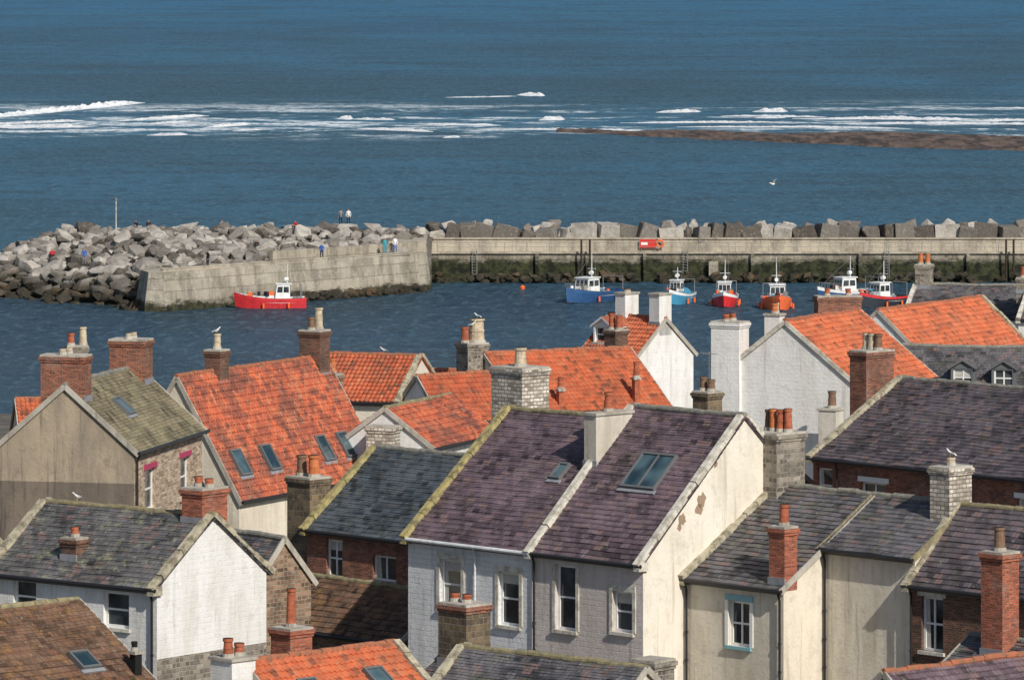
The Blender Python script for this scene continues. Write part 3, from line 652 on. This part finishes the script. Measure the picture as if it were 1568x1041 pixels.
while x<150:
    w=random.uniform(.7,1.45)
    x+=w
    tone=random.choice((.02,.08,.12,.16,.2,.25,.3,.35,.9))
    rk.add((x,604.8+random.uniform(-.4,.4),4.7+random.uniform(-.3,.25)),w*1.0,1.1,random.uniform(1.0,1.3),tone,random.choice((HB,HB,HR)),(random.uniform(-.2,.2),random.uniform(-.25,.25),random.uniform(-.4,.4)))
    for dx_ in(-.4,.6): rk.add((x+dx_+random.uniform(-.3,.3),606.6+random.uniform(-.6,.6),5.0+random.uniform(-.6,.7)),w*.75,1.0,.9,random.choice((.1,.3,.6,.8,1,1)),HR)
    rk.add((x+random.uniform(-.5,.5),609.6,3.6+random.uniform(-.5,.5)),1.5,1.5,1.4,random.choice((.3,.6,.8)),HR)
    rk.add((x+random.uniform(-.5,.5),613,1.4+random.uniform(-.5,.5)),1.6,1.6,1.4,random.choice((.3,.6,.8)),HR)
    x+=w*.85
rk.fin("sea_wall_boulders")
rk=Rocks()
for i in range(420):
    xx=random.uniform(-8,110); rk.add((xx,599.2-abs(random.gauss(0,.8)),random.uniform(-.35,.8)),random.uniform(.3,.9),.6,random.uniform(.3,.6),random.choice((.05,.15,.5)),HR)
for i in range(160):
    t=random.uniform(.45,1); xx=AX0+(AX1-AX0)*t; rk.add((xx+.9,arm_y(xx)-1.2-abs(random.gauss(0,.4)),random.uniform(-.35,.6)),random.uniform(.3,.8),.6,random.uniform(.3,.6),random.choice((.05,.15,.5)),HR)
rk.fin("weedy_boulders")
# ------------------------------------------------------------------ pier
e=empty("harbour_pier",(0,0,0))
mb=MB()
def prism(mb,pts,z0,z1,m,batter=0,top=None):
    n=len(pts); lo=[]
    for i,p in enumerate(pts):
        a=Vector(pts[i-1]);b=Vector(p);d=Vector(pts[(i+1)%n])
        n1=(b-a).normalized();n2=(d-b).normalized(); nn=Vector((n1.y+n2.y,-n1.x-n2.x)).normalized()
        lo.append(b+nn*batter)
    for i in range(n):
        j=(i+1)%n
        mb.face([(*lo[i],z0),(*lo[j],z0),(*pts[j],z1),(*pts[i],z1)],m)
    mb.face([(*p,z1) for p in pts],top or m)
prism(mb,[(-9,600),(160,600),(160,604.2),(-9,604.2)],-2,3.0,"quay_masonry",.4,"quay_concrete")
mb.box(-9,160,603.2,603.9,3.003,4.35,"quay_concrete")
mb.box(-9,160,603.05,604.0,4.353,4.5,"quay_concrete")
mb.box(-9,160,599.75,600.35,3.003,3.2,"quay_concrete")
for xx in (-9.0,2.5,14,25.5,37,48.5,60,71.5,83,94.5): mb.box(xx,xx+.35,599.45,599.74,-1,3.0,"quay_masonry")
mb.obj("main_wall",e)
mb=MB(); prism(mb,[(-37,560),(-36,556.3),(-34.5,556),(-9.9,585.5),(-9.0,588),(-9.0,604),(-14,604),(-36,575)],-2,3.85,"quay_arm",.9,"quay_concrete")
d=Vector((AX1-AX0,AY1-AY0,0)).normalized(); nrm=Vector((d.y,-d.x,0))
mb.ob((AX0+1.5,AY0+1,0),d,-nrm,Z,(0,36.5),(.1,.55),(3.853,4.15),"quay_concrete")
mb.ob((AX0+14,AY0+15,0),d,-nrm,Z,(0,22),(3.2,3.8),(3.853,4.9),"quay_arm")
mb.box(-13,-9.05,590,603,3.853,4.9,"quay_concrete")
mb.obj("harbour_arm",e)
mb=MB(); x=-8
while x<158:
    mb.cyl((x,600.2,3.15),(x,600.2,4.2),.03,.03,"steel",5); x+=2.4
for z in(3.7,4.2): mb.cyl((-8,600.2,z),(158,600.2,z),.02,.02,"steel",5)
for t in range(0,36,3):
    q=Vector((AX0+1.5,AY0+1,4.1))+d*t-nrm*.3; mb.cyl(q,q+Z*.9,.025,.025,"steel",5)
mb.obj("railing",e)
mb=MB()
for x in(7.4,8.3,52.7,53.5): mb.cyl((x,599,-2),(x,599,4.6),.13,.11,"wood_dark",8)
for x in(18.5,40,-4): 
    for q in(-.25,.25): mb.cyl((x+q,599.4,-1),(x+q,599.7,3.6),.04,.04,"steel",5)
    for i in range(12): mb.cyl((x-.25,599.45,i*.3),(x+.25,599.45,i*.3),.025,.025,"steel",4)
mb.box(21,22.0,598.9,599.4,-1,2.2,"quay_arm")
mb.obj("fender_posts",e)
e=empty("lifebuoy_sign",(14.7,602.9,3.0)); mb=MB()
mb.box(-1,.75,-.08,0,.45,1.35,"red_trim"); mb.box(-.85,-.15,-.1,-.083,.75,1.05,"white_paint")
for q in(-.8,.6): mb.cyl((q,.05,0),(q,.05,1.4),.04,.04,"steel",6)
mb.obj("board",e)
bpy.ops.mesh.primitive_torus_add(major_radius=.36,minor_radius=.1,major_segments=20,minor_segments=8,location=(1.2,-.1,.9),rotation=(math.pi/2,0,0))
o=bpy.context.object; o.name="ring"; o.data.materials.append(MATS["buoy"]); o.parent=e
e=empty("beacon_pole",(-42.3,600,5)); mb=MB(); mb.cyl((0,0,-.4),(0,0,3.8),.07,.05,"coping_white",8); mb.cyl((0,0,3.7),(0,0,3.95),.12,.12,"steel",8); mb.box(-.2,.2,-.2,.2,-.9,.12,"quay_concrete"); mb.obj("pole",e)
# ------------------------------------------------------------------ boats
def boat(name,x,y,head,L,W,hull_m,stripe="boat_white",wh=(.5,.75),fore=True,mast=3.6,cover=None):
    e=empty(name,(x,y,0),R(head)); n=18; st=[]
    for i in range(n+1):
        t=i/n; b=W/2*(.82+.18*min(1,t/.25))*(1-max(0,(t-.5)/.5)**2.4) if t<1 else .02
        b=max(b,.02); zs=.85+.18*(1-t)**2+.75*t**3
        xx=(t-.5)*L; rk_=.35*t**4
        st.append([(xx-rk_*.9,0,-.5+.35*t**5),(xx-rk_*.5,b*.78,-.12+.25*t**4),(xx-rk_*.2,b*.93,zs*.55),(xx-.06*rk_,b*.985,zs*.78),(xx,b,zs)])
    mb=MB(); ml=["hull_dark",hull_m,hull_m,stripe]
    for i in range(n):
        for j in range(4):
            for sg in(1,-1):
                q=[Vector((st[a][k][0],sg*-st[a][k][1],st[a][k][2])) for a,k in((i,j),(i+1,j),(i+1,j+1),(i,j+1))]
                mb.face(q if sg>0 else q[::-1],ml[j])
        a,b_=st[i][4],st[i+1][4]; q=lambda p,s,dz,k=.94:Vector((p[0]*.985,s*p[1]*k,p[2]-dz))
        mb.face([q(a,-1,.42),q(b_,-1,.42),q(b_,1,.42),q(a,1,.42)],"deck")
        for s_ in(1,-1):
            mb.face([q(a,s_,.42),q(b_,s_,.42),q(b_,s_,0),q(a,s_,0)],"boat_white")
            mb.face([q(a,s_,0),q(b_,s_,0),Vector((b_[0],s_*b_[1]*1.02,b_[2]+.03)),Vector((a[0],s_*a[1]*1.02,a[2]+.03))],"boat_white")
    mb.face([Vector((st[0][k][0],s_*st[0][k][1],st[0][k][2])) for s_,k in((1,4),(1,3),(1,2),(1,1),(1,0),(-1,1),(-1,2),(-1,3),(-1,4))],hull_m)
    mb.obj("hull",e)
    mb=MB(); x0=(wh[0]-.5)*L;x1=(wh[1]-.5)*L; ww=W*.27; z0=.45; z1=2.35
    P=[(x0,-ww,z0),(x1+.15,-ww,z0),(x1+.15,ww,z0),(x0,ww,z0)]; T=[(x0+.05,-ww*.9,z1),(x1-.12,-ww*.9,z1),(x1-.12,ww*.9,z1),(x0+.05,ww*.9,z1)]
    for i in range(4): j=(i+1)%4; mb.face([P[i],P[j],T[j],T[i]],"boat_white")
    mb.ob((0,0,0),X,Y,Z,(x0-.12,x1+.02),(-ww,ww),(z1+.002,z1+.1),"boat_white")
    def pane(i,j,a,b_,c,d_):
        A_,B_,C_,D_=map(Vector,(P[i],P[j],T[j],T[i])); f=lambda u,v:(A_.lerp(B_,u)).lerp(D_.lerp(C_,u),v)
        nn=(B_-A_).cross(D_-A_).normalized()*.012; mb.face([f(a,c)+nn,f(b_,c)+nn,f(b_,d_)+nn,f(a,d_)+nn],"glass")
    for a,b_ in((.08,.46),(.54,.92)): pane(0,1,a,b_,.58,.88); pane(2,3,a,b_,.58,.88); pane(3,0,a,b_,.5,.88)
    for a,b_ in((.06,.33),(.37,.63),(.67,.94)): pane(1,2,a,b_,.58,.9)
    if fore: mb.ob((0,0,0),X,Y,Z,(x1+.16,x1+1.0),(-ww*.85,ww*.85),(.5,1.25),"boat_white")
    mb.obj("wheelhouse",e)
    mb=MB(); mx=x0+.25
    mb.cyl((mx,0,z1),(mx,0,z1+mast*.55),.05,.03,"boat_white",6); mb.cyl((mx,-.5,z1+.9),(mx,.5,z1+.9),.025,.025,"boat_white",5)
    mb.cyl((mx-.2,.3,z1),(mx-.2,.3,z1+mast*.8),.015,.008,"steel",4); mb.cyl((mx-.1,0,z1+.5),(mx+.3,0,z1+.5),.2,.2,"boat_white",8)
    gx=-L/2+.45; gw=W*.38
    for s_ in(1,-1): mb.cyl((gx,s_*gw,.6),(gx,s_*gw,2.3),.04,.04,"steel",6)
    mb.cyl((gx,-gw,2.3),(gx,gw,2.3),.04,.04,"steel",6)
    mb.cyl((gx,0,2.3),(mx,0,z1+mast*.5),.012,.012,"steel",4); mb.cyl((L*.46,0,1.5),(mx,0,z1+mast*.5),.012,.012,"steel",4)
    for i in range(5):
        xx=L*(.18+.06*i)
        for s_ in(1,-1): mb.cyl((xx,s_*W*.34*(1-i*.13),1.0+.06*i),(xx,s_*W*.34*(1-i*.13),1.75+.06*i),.02,.02,"steel",4)
    for s_ in(1,-1): mb.cyl((L*.18,s_*W*.34,1.75),(L*.42,s_*W*.34*.48,1.99),.02,.02,"steel",4)
    mb.obj("mast_and_rigging",e)
    mb=MB()
    for i in range(13):
        bx=random.uniform(-L*.42,x0-.3) if i%3 else random.uniform(x1+.2,L*.3); by=random.uniform(-W*.28,W*.28); z=.55 if i%3 else 1.2
        if i%2: mb.box(bx-.25,bx+.25,by-.2,by+.2,z,z+random.uniform(.3,.6),random.choice(("wood_dark","hull_lightblue","steel","buoy","deck")))
        else: mb.cyl((bx,by,z),(bx,by,z+.45),.2,.16,random.choice(("buoy","boat_white","cloth_dark")),8)
    for xx in(-.25,.1): mb.cyl((L*xx,-W/2-.06,.55),(L*xx,-W/2-.08,.05),.11,.11,"buoy",8); mb.cyl((L*xx,W/2+.06,.55),(L*xx,W/2+.08,.05),.11,.11,"buoy",8)
    if cover:
        for i in range(6):
            a0=math.pi*i/6;a1=math.pi*(i+1)/6; f=lambda a,xx:(xx,math.cos(a)*W*.36,.8+math.sin(a)*.75)
            mb.face([f(a0,-L*.3),f(a1,-L*.3),f(a1,L*.2),f(a0,L*.2)],cover)
    mb.obj("deck_gear",e)
    return e
boat("red_fishing_boat",-24.2,561,186,7.2,2.5,"hull_red","hull_red",(.22,.42))
boat("blue_fishing_boat",8.0,571,235,9.0,3.2,"hull_blue","hull_blue",(.45,.68),mast=4.6)
boat("small_blue_boat",16.8,567,250,6.0,2.3,"hull_lightblue","boat_white",(.5,.68),cover="hull_lightblue",mast=2.4)
boat("white_fishing_boat",21.4,564,265,6.5,2.6,"hull_red","boat_white",(.45,.7),mast=4.2)
boat("orange_fishing_boat",26.4,560,272,7.0,3.0,"hull_orange","hull_orange",(.4,.65),mast=5)
boat("blue_fishing_boat",34.0,571,215,7.5,2.8,"hull_blue","boat_white",(.4,.65),mast=4)
boat("red_cabin_boat",37.0,563,225,6.5,2.6,"hull_dark","hull_red",(.4,.65),mast=4)
e=empty("mooring_buoy",(1.1,588,0)); mb=MB(); mb.cyl((0,0,-.1),(0,0,.25),.2,.28,"buoy",10); mb.cyl((0,0,.25),(0,0,.42),.28,.1,"buoy",10); mb.obj("float",e)
# ------------------------------------------------------------------ people
def person(name,x,y,z,head,top,leg,pose='stand'):
    if pose=='stand':
        J=dict(pel=(0,0,.95),sp=(0,0,1.18),ch=(0,-.01,1.36),nk=(0,0,1.50),hd=(0,.02,1.60),tp=(0,.02,1.70),
          hl=(-.1,0,.9),kl=(-.12,.02,.5),al=(-.13,0,.09),tl=(-.15,.17,.04),hr=(.1,0,.9),kr=(.12,.05,.5),ar=(.14,.0,.09),tr=(.16,.17,.04),
          sl=(-.19,0,1.41),el=(-.26,-.02,1.13),wl=(-.24,.1,.88),fl=(-.235,.13,.80),sr=(.19,0,1.41),er=(.27,-.02,1.13),wr=(.22,.14,.93),fr=(.2,.2,.88))
    else:
        J=dict(pel=(0,0,.12),sp=(0,.0,.36),ch=(0,.05,.55),nk=(0,.09,.69),hd=(0,.13,.79),tp=(0,.14,.89),
          hl=(-.1,.04,.12),kl=(-.14,.44,.38),al=(-.13,.5,-.02),tl=(-.14,.67,-.05),hr=(.1,.04,.12),kr=(.15,.44,.36),ar=(.15,.52,-.04),tr=(.16,.69,-.07),
          sl=(-.19,.06,.60),el=(-.25,.18,.36),wl=(-.14,.38,.40),fl=(-.1,.44,.41),sr=(.19,.06,.60),er=(.25,.18,.36),wr=(.14,.38,.40),fr=(.1,.44,.41))
    rad=dict(pel=.15,sp=.135,ch=.16,nk=.06,hd=.095,tp=.085,hl=.1,kl=.065,al=.045,tl=.035,hr=.1,kr=.065,ar=.045,tr=.035,sl=.075,el=.048,wl=.032,fl=.03,sr=.075,er=.048,wr=.032,fr=.03)
    E=[('pel','sp',top),('sp','ch',top),('ch','nk',top),('nk','hd',"skin"),('hd','tp',"hair"),('pel','hl',leg),('hl','kl',leg),('kl','al',leg),('al','tl',"cloth_dark"),
       ('pel','hr',leg),('hr','kr',leg),('kr','ar',leg),('ar','tr',"cloth_dark"),('ch','sl',top),('sl','el',top),('el','wl',top),('wl','fl',"skin"),('ch','sr',top),('sr','er',top),('er','wr',top),('wr','fr',"skin")]
    names=list(J); me=bpy.data.meshes.new(name); me.from_pydata([J[k] for k in names],[(names.index(a),names.index(b)) for a,b,_ in E],[])
    o=bpy.data.objects.new(name,me); scene.collection.objects.link(o)
    md=o.modifiers.new("s",'SKIN')
    for i,k in enumerate(names): me.skin_vertices[0].data[i].radius=(rad[k],rad[k]*.85); me.skin_vertices[0].data[i].use_root=(k=='pel')
    sd=o.modifiers.new("d",'SUBSURF'); sd.levels=1
    dg=bpy.context.evaluated_depsgraph_get(); nm=bpy.data.meshes.new_from_object(o.evaluated_get(dg)); o.modifiers.clear(); o.data=nm
    mats=[];nm.materials.clear()
    for _,_,m in E:
        if m not in mats: mats.append(m); nm.materials.append(MATS[m])
    for p in nm.polygons:
        c=p.center; best=1e9
        for a,b,m in E:
            A_=Vector(J[a]);B_=Vector(J[b]); t=max(0,min(1,(c-A_).dot(B_-A_)/(B_-A_).length_squared)); dd=(A_.lerp(B_,t)-c).length-(rad[a]*(1-t)+rad[b]*t)
            if dd<best: best=dd; bm_=m
        p.material_index=mats.index(bm_); p.use_smooth=True
        if bm_=="hair" and c.y>J['hd'][1]+.03 and c.z<J['tp'][2]: p.material_index=mats.index("skin")
    fb=MB()
    for w_,f_,sg in(('wl','fl',-1),('wr','fr',1)):
        W_=Vector(J[w_]);F_=Vector(J[f_]); dr=(F_-W_).normalized(); sd_=dr.cross(Vector((1,0,0))).normalized()
        for k,l in enumerate((.07,.08,.075,.06)):
            b0=F_+sd_*(k-1.5)*.018; m0=b0+dr*l*.55; fb.cyl(b0,m0,.009,.008,"skin",6); fb.cyl(m0,m0+(dr+Vector((0,0,-.5))).normalized()*l*.5,.008,.006,"skin",6)
        fb.cyl(F_-sd_*.02,F_-sd_*.06+dr*.03,.01,.008,"skin",6)
    hd=Vector(J['hd']); fb.cyl(hd+Vector((0,.07,.03)),hd+Vector((0,.115,.0)),.008,.016,"skin",6)
    for q in(-.035,.035): fb.cyl(hd+Vector((q,.075,.035)),hd+Vector((q,.088,.035)),.011,.009,"hair",6)
    fb.cyl(hd+Vector((-.02,.088,-.035)),hd+Vector((.02,.088,-.035)),.006,.006,"red_trim",5)
    fb.obj("hands_and_face",o)
    o.location=(x,y,z); o.rotation_euler=(0,0,R(head)); return o
# flat boulders that carry the standing figures on the crest
rk=Rocks()
for px,py,pz in((-17.5,601,6.0),(-18.35,602,5.95),(-35.2,600,5.75)): rk.add((px,py,pz-.42),.8,.7,.55,.8,HB,(0,0,random.uniform(-1,1)))
rk.fin("flat_boulder")
PE=[("standing_person",-17.5,601,6.0,170,"cloth_white","cloth_dark",'stand'),("standing_person",-18.35,602,5.95,20,"cloth_grey","cloth_dark",'stand'),
 ("seated_person",-40,598.5,5.75,150,"cloth_dark","cloth_grey",'sit'),("seated_person",-38.8,599,5.75,200,"cloth_dark","cloth_dark",'sit'),
 ("seated_person",-23,598,5.75,150,"cloth_red","cloth_dark",'sit'),
 ("crouching_person",-43.5,571,3.6,180,"cloth_blue","cloth_grey",'stand'),("seated_person",-47.8,584,3.6,190,"cloth_red","cloth_dark",'sit'),
 ("standing_person",-19.5,575.5,3.86,160,"cloth_blue","cloth_dark",'stand'),("standing_person",-12.2,586,3.9,200,"cloth_white","cloth_blue",'stand'),
 ("standing_person",-30.5,563.5,3.86,120,"cloth_dark","cloth_dark",'stand'),("standing_person",-13.2,583.9,3.86,200,"cloth_teal","cloth_teal",'stand'),
 ("seated_person",-31,600,5.7,190,"cloth_grey","cloth_dark",'sit'),("seated_person",-26.5,583,4.6,190,"cloth_dark","cloth_dark",'sit')]
for p in PE: person(*p)
# ------------------------------------------------------------------ gulls
def gull(x,y,z,head,fly=False,name="gull"):
    mb=MB(); prof=[(-.2,.01,.02),(-.12,.045,.0),(0,.075,0),(.1,.065,.02),(.16,.04,.07),(.2,.045,.1),(.245,.03,.1),(.26,.008,.095)]
    zo=0 if fly else .2; n=10; i0=len(mb.v)
    for a,r,dz in prof:
        for k in range(n): t=2*math.pi*k/n; mb.v.append(Vector((a,r*math.cos(t),zo+dz+(0 if fly else a*.35)+r*math.sin(t))))
    for j in range(len(prof)-1):
        for k in range(n): mb.f.append((i0+j*n+k,i0+(j+1)*n+k,i0+(j+1)*n+(k+1)%n,i0+j*n+(k+1)%n)); mb.m.append(mb.mi("gull_white"))
    h=.09 if fly else .19
    mb.cyl((.25,0,zo+h),(.31,0,zo+h-.015),.012,.004,"beak",6)
    mb.face([(-.18,-.03,zo+.02),(-.18,.03,zo+.02),(-.34,.07,zo-.02 if fly else zo-.1),(-.34,-.07,zo-.02 if fly else zo-.1)],"gull_white")
    for s_ in(1,-1):
        if fly:
            a=[(.1,.05*s_,.04),(.14,.28*s_,.20),(.02,.62*s_,.26),(-.06,.3*s_,.17),(-.1,.05*s_,.03)]
            mb.face([(p[0],p[1],p[2]+zo) for p in a],"gull_grey"); mb.face([(p[0],p[1],p[2]+zo-.01) for p in a],"gull_white")
        else:
            mb.face([(.1,.07*s_,zo+.07),(-.05,.085*s_,zo+.0),(-.3,.02*s_,zo-.07),(-.08,.03*s_,zo+.06)],"gull_grey")
            mb.cyl((.0,.03*s_,zo-.05),(.01,.03*s_,0),.008,.008,"beak",5); mb.cyl((.01,.03*s_,.005),(.06,.03*s_,.005),.012,.006,"beak",5)
    o=mb.obj(name,smooth=True); o.location=(x,y,z); o.rotation_euler=(R(20) if fly else 0,0,R(head)); k=1.15 if fly else .72; o.scale=(k,k,k); return o
gull(20.9,450,17.8,215,True,"flying_gull")
def on(h,lx,ly,z,head=0):
    e=H[h]; a=e.rotation_euler.z; X_=e.location.x+lx*math.cos(a)-ly*math.sin(a); Y_=e.location.y+lx*math.sin(a)+ly*math.cos(a)
    gull(X_,Y_,z,head)
on('h2',1.6,2.92,18.76,200);on('h12',3.4,3.2,20.8,30);on('h15',-.1,4.6,18.9,150);on('h15',-.5,4.4,18.5,20);on('h9',-.3,2.5,20.6,140);on('h13',4,3,17.75,180)
# ------------------------------------------------------------------ world, sun, camera
SUN=Vector((.50,-.866,0)).normalized(); EL=R(37)
wd=bpy.data.worlds.new("World"); scene.world=wd; wd.use_nodes=True
t=wd.node_tree; sk=t.nodes.new("ShaderNodeTexSky"); sk.sky_type='NISHITA'; sk.sun_disc=False; sk.sun_elevation=EL
sk.sun_rotation=math.atan2(SUN.x,SUN.y); sk.air_density=1.0; sk.dust_density=1.0; sk.ozone_density=1.0
bg=t.nodes["Background"]; t.links.new(sk.outputs[0],bg.inputs[0]); bg.inputs[1].default_value=.085
ld=bpy.data.lights.new("sun",'SUN'); ld.energy=4.5; ld.angle=R(.5); ld.color=(1,.94,.85)
lo=bpy.data.objects.new("sun",ld); scene.collection.objects.link(lo)
dirv=Vector((SUN.x*math.cos(EL),SUN.y*math.cos(EL),math.sin(EL)))
lo.rotation_euler=dirv.to_track_quat('Z','Y').to_euler(); lo.location=(50,-50,100)
cd=bpy.data.cameras.new("camera"); co=bpy.data.objects.new("camera",cd); scene.collection.objects.link(co)
co.location=(0,0,40); co.rotation_euler=(R(90),0,0)
cd.sensor_width=36; cd.lens=36*8600/1568; cd.shift_y=-(520.5+142)/1568; cd.clip_end=60000; cd.clip_start=1
scene.camera=co
scene.view_settings.view_transform='Standard'; scene.view_settings.look='None'; scene.view_settings.exposure=0
